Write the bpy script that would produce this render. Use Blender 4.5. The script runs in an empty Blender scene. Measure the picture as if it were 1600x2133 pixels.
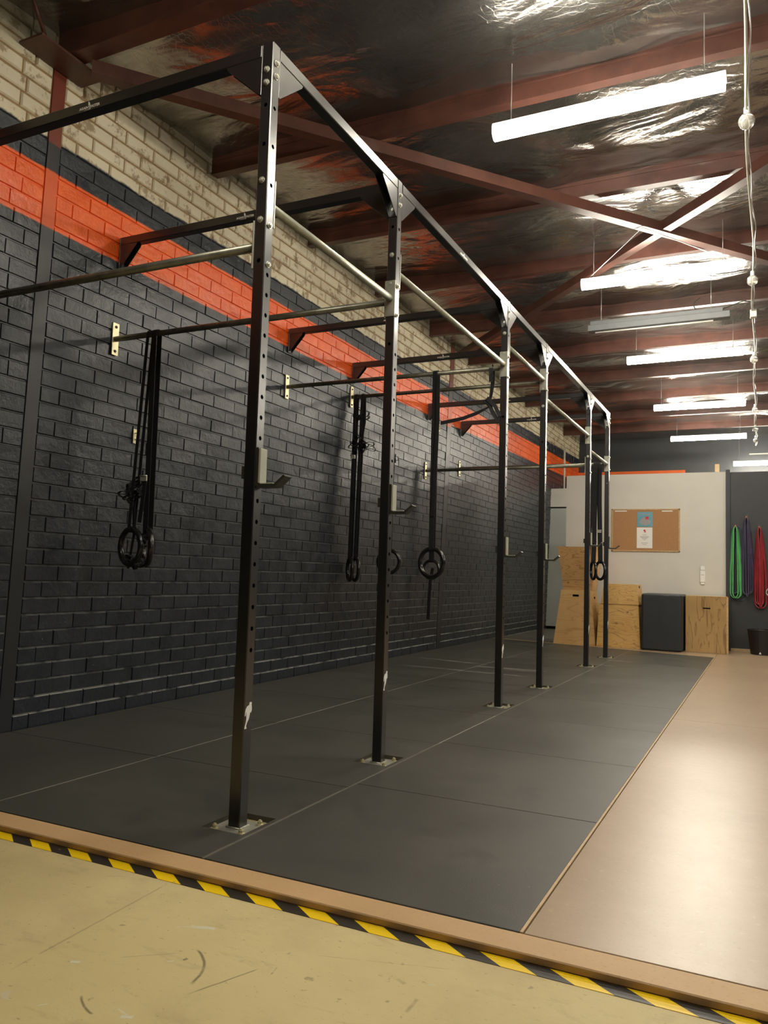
import bpy, math, random
from mathutils import Vector, Matrix
random.seed(7)
S = bpy.context.scene
COL = S.collection
PI = math.pi

# ------------------------------------------------------------------ camera
YAW, PIT, ROL, CX, CZ, FPX = 0.4531, 0.0774, 0.0311, 3.5406, 0.88, 1635.84
def cam_axes():
    cy, sy = math.cos(YAW), math.sin(YAW)
    f = Vector((-sy*math.cos(PIT), cy*math.cos(PIT), math.sin(PIT)))
    r0 = Vector((cy, sy, 0)); u0 = r0.cross(f)
    r = math.cos(ROL)*r0 + math.sin(ROL)*u0
    u = -math.sin(ROL)*r0 + math.cos(ROL)*u0
    return r, u, f
cd = bpy.data.cameras.new('camera'); cam = bpy.data.objects.new('camera', cd); COL.objects.link(cam)
r_, u_, f_ = cam_axes()
m = Matrix.Identity(4)
for i in range(3):
    m[i][0] = r_[i]; m[i][1] = u_[i]; m[i][2] = -f_[i]
m[0][3], m[1][3], m[2][3] = CX, 0.0, CZ
cam.matrix_world = m
cd.sensor_fit = 'VERTICAL'; cd.sensor_height = 36.0; cd.lens = FPX/2133*36
cd.clip_start = 0.05; cd.clip_end = 100
S.camera = cam
# ------------------------------------------------------------------ world and exposure
w = bpy.data.worlds.new('world'); S.world = w; w.use_nodes = True
w.node_tree.nodes['Background'].inputs[0].default_value = (0.5, 0.5, 0.5, 1)
w.node_tree.nodes['Background'].inputs[1].default_value = 0.02
S.view_settings.view_transform = 'Standard'; S.view_settings.look = 'None'
S.view_settings.exposure = 0.75; S.view_settings.gamma = 1.0
S.view_settings.use_curve_mapping = False
LAMP_COL = (1.0, 0.93, 0.78, 1); LAMP_STR = 66.0

# ------------------------------------------------------------------ materials
class NT:
    def __init__(s, name):
        s.m = bpy.data.materials.new(name); s.m.use_nodes = True
        s.t = s.m.node_tree; s.b = s.t.nodes['Principled BSDF']
    def n(s, typ, **kw):
        x = s.t.nodes.new(typ)
        for k, v in kw.items(): setattr(x, k, v)
        return x
    def l(s, a, b): s.t.links.new(a, b)
    def set(s, sock, v):
        if isinstance(v, bpy.types.NodeSocket): s.l(v, sock)
        else: sock.default_value = v
    def pos(s): return s.n('ShaderNodeNewGeometry').outputs['Position']
    def obj(s): return s.n('ShaderNodeTexCoord').outputs['Object']
    def sep(s, v):
        x = s.n('ShaderNodeSeparateXYZ'); s.l(v, x.inputs[0]); return x.outputs
    def math(s, op, a, b=0.0, c=0.0, clamp=False):
        x = s.n('ShaderNodeMath', operation=op, use_clamp=clamp)
        s.set(x.inputs[0], a); s.set(x.inputs[1], b); s.set(x.inputs[2], c); return x.outputs[0]
    def mapping(s, v, scale=(1,1,1), loc=(0,0,0), rot=(0,0,0)):
        x = s.n('ShaderNodeMapping'); s.l(v, x.inputs[0])
        x.inputs[1].default_value = loc; x.inputs[2].default_value = rot; x.inputs[3].default_value = scale
        return x.outputs[0]
    def noise(s, v, scale=5, det=3, rough=.5, dist=0.0):
        x = s.n('ShaderNodeTexNoise'); s.l(v, x.inputs['Vector'])
        x.inputs['Scale'].default_value = scale; x.inputs['Detail'].default_value = det
        x.inputs['Roughness'].default_value = rough; x.inputs['Distortion'].default_value = dist
        return x.outputs[0]
    def step(s, v, lo, hi):
        x = s.n('ShaderNodeMapRange'); s.set(x.inputs[0], v)
        x.inputs[1].default_value = lo; x.inputs[2].default_value = hi; return x.outputs[0]
    def mix(s, f, a, b):
        x = s.n('ShaderNodeMix', data_type='RGBA'); s.set(x.inputs[0], f)
        for k, v in ((6, a), (7, b)):
            if isinstance(v, bpy.types.NodeSocket): s.l(v, x.inputs[k])
            else: x.inputs[k].default_value = (v[0], v[1], v[2], 1)
        return x.outputs[2]
    def bump(s, h, strength=.3, dist=.01):
        x = s.n('ShaderNodeBump'); s.l(h, x.inputs['Height'])
        x.inputs['Strength'].default_value = strength; x.inputs['Distance'].default_value = dist
        s.l(x.outputs[0], s.b.inputs['Normal'])
    def color(s, v):
        if isinstance(v, bpy.types.NodeSocket): s.l(v, s.b.inputs['Base Color'])
        else: s.b.inputs['Base Color'].default_value = (v[0], v[1], v[2], 1)
    def pr(s, rough=.5, metal=0, spec=.5):
        s.set(s.b.inputs['Roughness'], rough); s.b.inputs['Metallic'].default_value = metal
        s.b.inputs['Specular IOR Level'].default_value = spec
def simple(name, c, rough=.5, metal=0, spec=.5, var=.12, vs=14, bump=0, bs=60):
    k = NT(name); o = k.obj(); nz = k.noise(o, vs, 4, .6)
    f = k.step(nz, .3, .7)
    k.color(k.mix(f, [x*(1-var) for x in c], [min(1, x*(1+var)) for x in c]))
    k.pr(rough, metal, spec)
    if bump: k.bump(k.noise(o, bs, 3, .6), bump, .002)
    return k.m
M = {}
M['black'] = simple('black_powder_coat', (.007,.007,.008), .30, 0, .85, .25, 9, .06, 90)
bb_ = M['black'].node_tree.nodes['Principled BSDF']; bb_.inputs['Coat Weight'].default_value = .45; bb_.inputs['Coat Roughness'].default_value = .26; bb_.inputs['Coat IOR'].default_value = 1.55
M['zinc'] = simple('galvanised_zinc', (.36,.36,.30), .42, .55, .5, .18, 20, .15, 70)
M['bar'] = simple('worn_steel_bar', (.17,.165,.13), .38, .7, .5, .35, 16, .1, 60)
M['bolt'] = simple('zinc_bolt', (.62,.62,.56), .33, .7, .5, .12, 40)
M['brass'] = simple('yellow_zinc_plate', (.66,.60,.38), .4, .5, .5, .12, 30)
M['hook'] = simple('dark_hook_steel', (.05,.05,.04), .35, .4, .5, .2, 20)
M['liner'] = simple('pale_hook_liner', (.34,.34,.28), .5, 0, .4, .06, 20)
M['strap'] = simple('black_webbing', (.012,.012,.014), .75, 0, .3, .25, 60, .3, 300)
M['ring'] = simple('black_gloss_plastic', (.01,.01,.011), .2, 0, .6, .2, 20)
M['red_steel'] = simple('red_oxide_steel', (.080,.031,.022), .42, 0, .5, .35, 5, .15, 30)
M['decal'] = simple('white_decal', (.85,.85,.82), .5, 0, .3, .02)
M['decal_grey'] = simple('grey_decal', (.32,.32,.31), .5, 0, .3, .02)
M['lampbody'] = simple('white_lamp_housing', (.7,.7,.68), .4, 0, .5, .03)
M['lampdark'] = simple('grey_lamp_housing', (.16,.17,.18), .4, 0, .5, .05)
M['white_wall'] = simple('white_partition_paint', (.62,.60,.55), .55, 0, .4, .03, 3, .05, 80)
M['door'] = simple('pale_grey_door_paint', (.46,.49,.47), .45, 0, .5, .03, 3)
M['dark_wall'] = simple('charcoal_wall_paint', (.035,.038,.042), .5, 0, .4, .12, 3, .05, 80)
M['dark_gap'] = simple('dark_gap', (.01,.01,.01), .9, 0, .2, .1)
M['vinyl'] = simple('concrete_shade_grey', (.11,.105,.085), .4, 0, .5, .2, 4)  # concrete by the far door, its shade painted in as a darker grey
M['hall'] = simple('dark_hall_wall', (.07,.07,.075), .8, 0, .3, .1, 2)
M['foam'] = simple('charcoal_vinyl', (.022,.024,.027), .48, 0, .5, .12, 8, .2, 25)
M['binp'] = simple('black_bin_plastic', (.01,.01,.011), .35, 0, .5, .1)
M['green'] = simple('green_rubber', (.12,.46,.16), .55, 0, .4, .15, 12)
M['teal'] = simple('teal_green_rubber', (.06,.24,.16), .55, 0, .4, .15, 12)
M['navy'] = simple('navy_rubber', (.03,.06,.10), .55, 0, .4, .15, 12)
M['purple'] = simple('faded_purple_rubber', (.075,.065,.125), .55, 0, .4, .15, 12)
M['redband'] = simple('red_rubber', (.30,.028,.035), .5, 0, .4, .2, 12)
M['hookred'] = simple('red_hook_cover', (.45,.05,.03), .45, 0, .5, .1)
M['glass'] = NT('clear_bulb_glass').m
g = M['glass'].node_tree.nodes['Principled BSDF']; g.inputs['Transmission Weight'].default_value = .85
g.inputs['Roughness'].default_value = .08; g.inputs['Base Color'].default_value = (.9,.9,.85,1); g.inputs['IOR'].default_value = 1.3
M['cord'] = simple('pale_cord', (.55,.54,.47), .6, 0, .3, .1)
M['wirem'] = simple('thin_steel_wire', (.5,.5,.5), .35, .7, .5, .05)
M['paper'] = simple('white_paper', (.80,.79,.76), .7, 0, .3, .02)
M['whiteplastic'] = simple('white_plastic', (.80,.80,.77), .4, 0, .5, .02)
M['greyprint'] = simple('grey_print', (.35,.33,.33), .7, 0, .3, .02)
M['redprint'] = simple('red_print', (.6,.06,.06), .7, 0, .3, .02)
M['blueprint'] = simple('pale_blue_poster', (.14,.36,.45), .6, 0, .3, .1, 6)
M['timber'] = simple('raw_timber_edge', (.50,.36,.20), .55, 0, .4, .15, 20)
M['orange_flat'] = simple('orange_band_paint', (.72,.13,.02), .6, 0, .4, .06)
k = NT('lit_diffuser'); k.color((.9,.9,.9))
k.b.inputs['Emission Color'].default_value = LAMP_COL; k.b.inputs['Emission Strength'].default_value = LAMP_STR
M['lit'] = k.m

def brick_mat(name, mortar):
    k = NT(name); p = k.pos(); s = k.sep(p)
    z0 = k.math('SUBTRACT', s[2], k.math('MULTIPLY', k.math('MAXIMUM', k.math('SUBTRACT', s[1], 7.0), 0.0), .02))
    n1 = k.noise(p, 9, 3, .6)
    zz = k.math('ADD', z0, k.math('MULTIPLY', k.math('SUBTRACT', n1, .5), .045))
    zs = k.math('ADD', z0, k.math('MULTIPLY', k.math('SUBTRACT', n1, .5), .010))
    big = k.noise(p, 1.6, 4, .6); fine = k.noise(p, 38, 4, .65)
    fm = k.step(k.noise(p, 6, 5, .65), .3, .72)
    drip = k.noise(k.mapping(p, (22, 22, 3)), 1.0, 4, .6)
    blk = k.mix(fm, (.010,.014,.021), (.024,.030,.039))
    org = k.mix(fm, (.72,.090,.008), (.92,.155,.018))
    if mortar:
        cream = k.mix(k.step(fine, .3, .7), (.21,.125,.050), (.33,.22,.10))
        pale = k.math('MULTIPLY', k.math('ADD', k.step(s[2], .24, .12), k.math('MULTIPLY', k.step(s[2], 1.7, .3), .42), clamp=True), k.step(k.noise(p, 9, 3, .6), .34, .55))  # low joints: chipped paint plus painted-in highlights of the lit brick ledges
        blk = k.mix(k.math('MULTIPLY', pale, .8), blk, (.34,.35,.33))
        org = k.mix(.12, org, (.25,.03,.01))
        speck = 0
    else:
        cream = k.mix(k.step(big, .35, .75), (.72,.67,.51), (.58,.52,.37))
        stain = k.math('MULTIPLY', k.step(k.noise(p, 8, 6, .7), .53, .60), .75)
        cream = k.mix(stain, cream, (.25,.16,.075))
        chip = k.step(k.noise(p, 55, 2, .5), .74, .78)
        blk = k.mix(k.math('MULTIPLY', chip, .5), blk, (.3,.3,.28))
        blk = k.mix(k.math('MULTIPLY', k.step(drip, .60, .70), .35), blk, (.006,.006,.007))
    c = k.mix(k.step(zs, 2.676, 2.684), blk, org)
    c = k.mix(k.step(zs, 2.983, 2.991), c, blk)
    c = k.mix(k.step(zz, 3.152, 3.164), c, cream)
    dirt = k.math('MULTIPLY', k.step(k.math('ADD', z0, k.math('MULTIPLY', big, .35)), 3.66, 3.86), .75)
    c = k.mix(dirt, c, (.035,.028,.018))
    k.color(c); 
    rg = k.math('ADD', k.math('MULTIPLY', k.step(zz, 3.15, 3.17), .35), k.math('ADD', .31, k.math('MULTIPLY', fm, .12)))
    k.pr(rg, 0, .5)
    k.bump(k.math('ADD', fine, k.math('MULTIPLY', k.noise(p, 12, 3, .6), 2.2)), .45, .005)
    return k.m
M['brick'] = brick_mat('painted_brick', False); M['mortar'] = brick_mat('painted_mortar_lit_ledge', True)

def column_mat():
    k = NT('painted_column_steel'); p = k.pos(); s = k.sep(p); n1 = k.noise(p, 9, 3, .6)
    zs = k.math('ADD', s[2], k.math('MULTIPLY', k.math('SUBTRACT', n1, .5), .02))
    c = k.mix(k.step(zs, 2.676, 2.684), (.018,.020,.024), (.66,.10,.014))
    c = k.mix(k.step(zs, 2.983, 2.991), c, (.018,.020,.024))
    c = k.mix(k.step(zs, 3.13, 3.14), c, (.17,.035,.018))
    k.color(c); k.pr(.4); k.bump(k.noise(p, 25, 3, .6), .2, .003); return k.m
M['column'] = column_mat()

# rubber mats
k = NT('black_rubber_mat'); p = k.pos(); s = k.sep(p)
big = k.step(k.noise(p, 1.3, 5, .6), .3, .7)
c = k.mix(big, (.040,.041,.034), (.060,.058,.047))
c = k.mix(k.math('MULTIPLY', k.step(k.noise(k.mapping(p, (1, 3, 1)), 3.0, 5, .65, .6), .56, .72), .45), c, (.075,.072,.058))
c = k.mix(k.math('MULTIPLY', k.step(k.noise(p, 2.1, 4, .6), .62, .75), .6), c, (.014,.013,.011))
c = k.mix(k.math('MULTIPLY', k.step(k.noise(p, 62, 2, .5), .77, .80), .7), c, (.25,.24,.2))
for sx_ in (.999, 1.998):
    c = k.mix(k.math('MULTIPLY', k.math('MULTIPLY', k.step(k.math('ABSOLUTE', k.math('SUBTRACT', s[0], sx_)), .0065, .003), k.step(k.noise(p, 4, 4, .6), .25, .5)), .75), c, (.20,.19,.155))
# chalky scuff strokes across the fourth to sixth rows
def stroke(c, x0, y0, x1, y1, wdt, amp):
    t = k.math('DIVIDE', k.math('SUBTRACT', s[0], x0), x1-x0)
    yl = k.math('ADD', y0, k.math('MULTIPLY', t, y1-y0))
    yl = k.math('ADD', yl, k.math('MULTIPLY', k.math('SUBTRACT', k.noise(p, 2.5, 2, .5), .5), .10))
    d = k.math('ABSOLUTE', k.math('SUBTRACT', s[1], yl))
    a = k.math('MULTIPLY', k.step(d, wdt, wdt*.2), k.math('MULTIPLY', k.step(t, -.03, .05), k.step(t, 1.03, .9)))
    a = k.math('MULTIPLY', a, k.step(k.noise(p, 7, 4, .7), .34, .66))
    return k.mix(k.math('MULTIPLY', a, amp), c, (.42,.42,.36))
for a in ((.26,7.74,1.02,7.58,.04,.55),(1.0,7.40,1.66,7.46,.05,.85),(.40,7.02,1.64,6.93,.035,.6),(1.2,7.30,1.6,7.36,.05,.3),(1.95,9.0,2.25,8.95,.05,.5),(1.9,8.4,2.15,8.4,.05,.4)): c = stroke(c, *a)
k.color(c); k.pr(k.math('ADD', .40, k.math('MULTIPLY', big, .12)), 0, .5)
k.bump(k.noise(p, 260, 2, .6), .25, .002)
M['mat'] = k.m
# concrete
k = NT('painted_concrete'); p = k.pos(); s = k.sep(p)
c = k.mix(k.step(k.noise(p, .9, 5, .6), .3, .7), (.52,.42,.20), (.62,.52,.27))
c = k.mix(k.math('MULTIPLY', k.step(k.noise(k.mapping(p, (1,2.6,1), rot=(0,0,.35)), 5, 6, .65, .3), .58, .70), .35), c, (.27,.205,.11))
c = k.mix(k.math('MULTIPLY', k.step(k.noise(p, 26, 3, .6), .67, .73), .55), c, (.20,.15,.085))
c = k.mix(k.math('MULTIPLY', k.step(k.noise(k.mapping(p, (1,1.8,1)), 11, 2, .4, .8), .72, .75), .75), c, (.55,.50,.37))
def curve_mark(c, x0, y0, x1, y1, wdt, amp, bow=0.0, col=(.10,.075,.045)):
    L = math.hypot(x1-x0, y1-y0); dx, dy = (x1-x0)/L, (y1-y0)/L
    ux = k.math('SUBTRACT', s[0], x0); uy = k.math('SUBTRACT', s[1], y0)
    t = k.math('DIVIDE', k.math('ADD', k.math('MULTIPLY', ux, dx), k.math('MULTIPLY', uy, dy)), L)
    d = k.math('ADD', k.math('MULTIPLY', ux, -dy), k.math('MULTIPLY', uy, dx))
    if bow:
        par = k.math('MULTIPLY', k.math('MULTIPLY', t, k.math('SUBTRACT', 1.0, t)), 4*bow)
        d = k.math('SUBTRACT', d, par)
    d = k.math('ADD', d, k.math('MULTIPLY', k.math('SUBTRACT', k.noise(p, 30, 2, .5), .5), wdt))
    a = k.math('MULTIPLY', k.step(k.math('ABSOLUTE', d), wdt, wdt*.3), k.math('MULTIPLY', k.step(t, -.01, .08), k.step(t, 1.01, .92)))
    a = k.math('MULTIPLY', a, k.step(k.noise(p, 18, 3, .6), .32, .5))
    return k.mix(k.math('MULTIPLY', a, amp), c, col)
CM = ((2.327,1.556,2.417,1.427,.005,.75,.022),(2.436,1.388,2.506,1.553,.003,.65,0),(2.248,1.281,2.322,1.24,.004,.75,-.006),(2.034,1.28,2.005,1.83,.004,.40,0),
      (2.544,1.545,2.537,1.585,.0035,.6,0),(2.87,1.552,2.87,1.614,.006,.35,0),(3.042,1.638,3.062,1.659,.008,.5,0),(2.787,1.67,2.823,1.655,.008,.35,0),(2.587,1.671,2.90,1.77,.0025,.25,0),
      (2.333,1.500,2.337,1.512,.006,.7,0),(2.20,1.44,2.30,1.52,.003,.25,0))
for a in CM: c = curve_mark(c, *a)
for a in ((2.205,1.622,2.245,1.648,.004,.8,0),(2.235,1.640,2.30,1.662,.010,.95,.003),(2.117,1.371,2.139,1.381,.007,.95,0),(2.375,1.262,2.40,1.272,.007,.9,0),(2.35,1.28,2.385,1.272,.003,.7,0),(2.20,1.21,2.215,1.225,.003,.7,0),(2.305,1.480,2.318,1.487,.004,.8,0)): c = curve_mark(c, *a[:6], bow=a[6], col=(.62,.60,.48))
c = k.mix(k.math('MULTIPLY', k.step(k.noise(k.mapping(p, (1,2.2,1), rot=(0,0,-.5)), 48, 3, .6), .66, .71), .5), c, (.16,.115,.06))
c = k.mix(k.math('MULTIPLY', k.step(k.noise(p, 2.4, 6, .7), .48, .62), .30), c, (.42,.31,.185))
k.color(c); k.pr(k.step(k.noise(p, 3, 3, .6), -.6, 1.4), 0, .4); k.bump(k.noise(p, 30, 5, .65), .22, .004)
M['concrete'] = k.m
# tan boards
def board(name, c1, c2, rough):
    k = NT(name); p = k.pos()
    c = k.mix(k.step(k.noise(p, 1.4, 4, .6), .3, .7), c1, c2)
    c = k.mix(k.math('MULTIPLY', k.step(k.noise(k.mapping(p, (1,1.7,1)), 85, 2, .6), .60, .70), .30), c, [x*.55 for x in c1])
    c = k.mix(k.math('MULTIPLY', k.step(k.noise(p, 30, 3, .6), .64, .72), .25), c, (.55,.42,.28))
    k.color(c); k.pr(k.math('ADD', rough, k.math('MULTIPLY', k.noise(p, 24, 4, .7), .16)), 0, .5)
    k.bump(k.math('ADD', k.noise(p, 45, 4, .7), k.noise(p, 9, 3, .6)), .10, .004); return k.m
M['tan'] = board('sealed_tan_board', (.33,.235,.15), (.40,.29,.19), .25)
M['mdf'] = board('worn_edge_board', (.45,.28,.13), (.55,.36,.18), .5)
# hazard tape
k = NT('hazard_tape'); p = k.pos(); s = k.sep(p)
t = k.math('FRACT', k.math('DIVIDE', k.math('ADD', k.math('SUBTRACT', s[0], 1.372), k.math('MULTIPLY', k.math('SUBTRACT', s[1], 1.884), 1.45)), .171))
fe = k.step(t, .49, .51)
yb = k.mix(fe, (.86,.58,.0), (.022,.02,.016))
yb = k.mix(k.math('MULTIPLY', k.step(k.noise(p, 30, 4, .7), .64, .70), .5), yb, (.35,.28,.15))
k.color(yb); k.pr(.42, 0, .5); M['tape'] = k.m
TAPE_T = t
# plywood
def ply(name, c1, c2, dark, scale=1.0, knots=True, grain='x'):
    k = NT(name); o = k.obj()
    sc = (1.2, 1.2, 7) if grain == 'x' else (7, 7, 1.1)
    v = k.mapping(o, sc)
    wv = k.n('ShaderNodeTexNoise'); k.l(v, wv.inputs['Vector']); wv.inputs['Scale'].default_value = 1.5*scale
    wv.inputs['Detail'].default_value = 2; wv.inputs['Distortion'].default_value = 1.1
    rings = k.math('FRACT', k.math('MULTIPLY', wv.outputs[0], 7))
    lines = k.step(k.math('ABSOLUTE', k.math('SUBTRACT', rings, .5)), .5, .36)
    c = k.mix(k.step(k.noise(o, 3, 3, .6), .3, .7), c1, c2)
    c = k.mix(k.math('SUBTRACT', .75, k.math('MULTIPLY', lines, .75)), c, dark)
    if knots:
        vo = k.n('ShaderNodeTexVoronoi'); k.l(k.mapping(o, (1,1,1.3)), vo.inputs['Vector']); vo.inputs['Scale'].default_value = 5.5
        c = k.mix(k.math('MULTIPLY', k.step(vo.outputs['Distance'], .13, .05), .75), c, (.16,.07,.025))
    k.color(c); k.pr(.5, 0, .4); k.bump(k.noise(v, 12, 3, .6), .12, .002); return k.m
M['ply'] = ply('plywood_face', (.56,.32,.10), (.64,.40,.14), (.30,.14,.04))
M['ply_plain'] = ply('plain_plywood_face', (.54,.32,.12), (.62,.39,.16), (.44,.24,.08), .6, False)
M['ply_knot'] = ply('knotty_plywood_face', (.46,.26,.10), (.55,.33,.13), (.22,.10,.035))
M['ply_brown'] = ply('brown_plywood_face', (.36,.22,.08), (.46,.29,.12), (.17,.085,.03), .7, False, 'z')
M['ply_edge'] = simple('plywood_edge', (.52,.36,.18), .55, 0, .4, .2, 40)
k = NT('cork'); o = k.obj(); k.color(k.mix(k.step(k.noise(o, 130, 3, .7), .35, .65), (.36,.19,.085), (.46,.26,.13))); k.pr(.8, 0, .2); M['cork'] = k.m
# foil insulation on the ceiling
k = NT('reflective_foil'); p = k.pos()
k.color(k.mix(k.step(k.noise(p, 1.1, 4, .6), .35, .65), (.27,.25,.23), (.48,.47,.45)))
k.pr(k.step(k.noise(p, 2, 3, .6), -.55, 4.6), .92, .5)
cre = k.noise(k.mapping(p, (1.0, 2.2, 1), rot=(0,0,.5)), 1.5, 3, .45, .9)
vo = k.n('ShaderNodeTexVoronoi', feature='DISTANCE_TO_EDGE'); k.l(p, vo.inputs['Vector']); vo.inputs['Scale'].default_value = 26
wire = k.step(vo.outputs['Distance'], .05, .0)
k.bump(k.math('ADD', k.math('MULTIPLY', cre, 5.0), k.math('MULTIPLY', wire, .035)), .42, .02)
M['foil'] = k.m

# ------------------------------------------------------------------ mesh builder
class MB:
    def __init__(s): s.v = []; s.f = []; s.sm = []; s.mi = []
    def add(s, vs, fs, smooth=False, mi=0):
        b = len(s.v); s.v += [tuple(v) for v in vs]
        for f in fs: s.f.append(tuple(b+i for i in f)); s.sm.append(smooth); s.mi.append(mi)
    def box(s, x0, x1, y0, y1, z0, z1, mi=0):
        vs = [(x,y,z) for x in (x0,x1) for y in (y0,y1) for z in (z0,z1)]
        s.add(vs, [(0,1,3,2),(4,6,7,5),(0,4,5,1),(2,3,7,6),(0,2,6,4),(1,5,7,3)], False, mi); return s
    def cbox(s, x0, x1, y0, y1, z0, z1, c=.004, mi=0):
        # box with chamfered edges
        X=(x0,x1);Y=(y0,y1);Z=(z0,z1); vs=[]; idx={}
        for i in (0,1):
            for j in (0,1):
                for kk in (0,1):
                    sx=1 if i==0 else -1; sy=1 if j==0 else -1; sz=1 if kk==0 else -1
                    for a,d in enumerate(((0,sy*c,sz*c),(sx*c,0,sz*c),(sx*c,sy*c,0))):
                        idx[(i,j,kk,a)]=len(vs); vs.append((X[i]+d[0],Y[j]+d[1],Z[kk]+d[2]))
        F=[]
        for i in (0,1): F.append([idx[(i,0,0,0)],idx[(i,1,0,0)],idx[(i,1,1,0)],idx[(i,0,1,0)]][::(-1 if i==0 else 1)])
        for j in (0,1): F.append([idx[(0,j,0,1)],idx[(1,j,0,1)],idx[(1,j,1,1)],idx[(0,j,1,1)]][::(1 if j==0 else -1)])
        for kk in (0,1): F.append([idx[(0,0,kk,2)],idx[(1,0,kk,2)],idx[(1,1,kk,2)],idx[(0,1,kk,2)]][::(-1 if kk==0 else 1)])
        for j in (0,1):
            for kk in (0,1): F.append([idx[(0,j,kk,1)],idx[(1,j,kk,1)],idx[(1,j,kk,2)],idx[(0,j,kk,2)]])
        for i in (0,1):
            for kk in (0,1): F.append([idx[(i,0,kk,0)],idx[(i,1,kk,0)],idx[(i,1,kk,2)],idx[(i,0,kk,2)]])
        for i in (0,1):
            for j in (0,1): F.append([idx[(i,j,0,0)],idx[(i,j,1,0)],idx[(i,j,1,1)],idx[(i,j,0,1)]])
        for i in (0,1):
            for j in (0,1):
                for kk in (0,1): F.append([idx[(i,j,kk,0)],idx[(i,j,kk,1)],idx[(i,j,kk,2)]])
        s.add(vs, F, False, mi); return s
    def tube(s, pts, r, n=12, cap=True, closed=False, smooth=True, mi=0):
        pts=[Vector(p) for p in pts]; N=len(pts); vs=[]; up=None
        rs = r if isinstance(r,(list,tuple)) else [r]*N
        for i,p in enumerate(pts):
            if closed: t=pts[(i+1)%N]-pts[i-1]
            else: t=pts[min(i+1,N-1)]-pts[max(i-1,0)]
            t.normalize()
            if up is None: up=Vector((0,0,1)) if abs(t.z)<.9 else Vector((1,0,0))
            a=t.cross(up).normalized(); b=a.cross(t).normalized(); up=b
            for j in range(n):
                th=2*PI*j/n; vs.append(p+rs[i]*(math.cos(th)*a+math.sin(th)*b))
        fs=[]
        for i in range(N if closed else N-1):
            for j in range(n):
                i2=(i+1)%N; fs.append((i*n+j,i*n+(j+1)%n,i2*n+(j+1)%n,i2*n+j))
        s.add(vs,fs,smooth,mi)
        if cap and not closed:
            b=len(s.v)-N*n
            s.f.append(tuple(b+j for j in range(n-1,-1,-1))); s.sm.append(False); s.mi.append(mi)
            s.f.append(tuple(b+(N-1)*n+j for j in range(n))); s.sm.append(False); s.mi.append(mi)
        return s
    def prism(s, poly, axis, a, b, mi=0):
        # poly: list of 2D points in the plane normal to axis (axis x: (y,z); y: (x,z); z: (x,y))
        n=len(poly)
        def P(q,d): return {'x':(d,q[0],q[1]),'y':(q[0],d,q[1]),'z':(q[0],q[1],d)}[axis]
        vs=[P(q,a) for q in poly]+[P(q,b) for q in poly]
        fs=[tuple(range(n))[::-1],tuple(range(n,2*n))]+[(i,(i+1)%n,n+(i+1)%n,n+i) for i in range(n)]
        s.add(vs,fs,False,mi); return s
    def ribbon(s, pts, wdir, width, th=.0025, mi=0):
        # flat strap along pts, width direction wdir (vector or list)
        pts=[Vector(p) for p in pts]; N=len(pts); vs=[]
        for i,p in enumerate(pts):
            t=(pts[min(i+1,N-1)]-pts[max(i-1,0)]).normalized()
            w=Vector(wdir[i] if isinstance(wdir,list) else wdir); w=(w-t*w.dot(t)).normalized(); nn=t.cross(w)
            for a,b in ((-1,-1),(1,-1),(1,1),(-1,1)): vs.append(p+w*a*width/2+nn*b*th/2)
        fs=[]
        for i in range(N-1):
            for j in range(4): fs.append((i*4+j,i*4+(j+1)%4,(i+1)*4+(j+1)%4,(i+1)*4+j))
        fs+=[(3,2,1,0),tuple((N-1)*4+j for j in range(4))]
        s.add(vs,fs,False,mi); return s
    def torus(s, c, R, r, yaw=0, tilt=0, n=48, mm=14):
        c=Vector(c); rot=Matrix.Rotation(yaw,3,'Z')@Matrix.Rotation(tilt,3,'X')
        vs=[]
        for i in range(n):
            a=2*PI*i/n
            for j in range(mm):
                b=2*PI*j/mm; q=Vector(((R+r*math.cos(b))*math.cos(a), r*math.sin(b), (R+r*math.cos(b))*math.sin(a)))
                vs.append(c+rot@q)
        fs=[(i*mm+j,i*mm+(j+1)%mm,((i+1)%n)*mm+(j+1)%mm,((i+1)%n)*mm+j) for i in range(n) for j in range(mm)]
        s.add(vs,fs,True); return s
    def sphere(s, c, r, sx=1, sz=1, n=16, mm=10):
        vs=[];fs=[]
        for i in range(mm+1):
            ph=PI*i/mm
            for j in range(n):
                a=2*PI*j/n; vs.append((c[0]+r*sx*math.sin(ph)*math.cos(a),c[1]+r*sx*math.sin(ph)*math.sin(a),c[2]+r*sz*math.cos(ph)))
        for i in range(mm):
            for j in range(n): fs.append((i*n+j,(i+1)*n+j,(i+1)*n+(j+1)%n,i*n+(j+1)%n))
        s.add(vs,fs,True); return s
    def build(s, name, mat, parent=None, rec=True):
        me=bpy.data.meshes.new(name); me.from_pydata(s.v,[],s.f)
        mats=mat if isinstance(mat,list) else [mat]
        for q in mats: me.materials.append(q)
        me.polygons.foreach_set('use_smooth',s.sm); me.polygons.foreach_set('material_index',s.mi)
        me.update()
        import bmesh
        if rec:
            bm=bmesh.new(); bm.from_mesh(me); bmesh.ops.recalc_face_normals(bm,faces=bm.faces); bm.to_mesh(me); bm.free()
        o=bpy.data.objects.new(name,me); COL.objects.link(o)
        if parent is not None:
            o.parent=parent; o.matrix_parent_inverse=Matrix.Translation(-world_loc(parent))
        return o
def world_loc(o):
    # every parent here is only translated
    if o.parent is not None: return Vector((0,0,0))   # a part keeps world coordinates
    return Vector(o.location)
def reloc(o, c):
    # move a top-level mesh's origin to c (children unaffected because none exist yet)
    c=Vector(c)
    for v in o.data.vertices: v.co-=c
    o.location=c
def tag(o,label,cat,group=None):
    o['label']=label; o['category']=cat
    if group: o['group']=group
    return o
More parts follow.
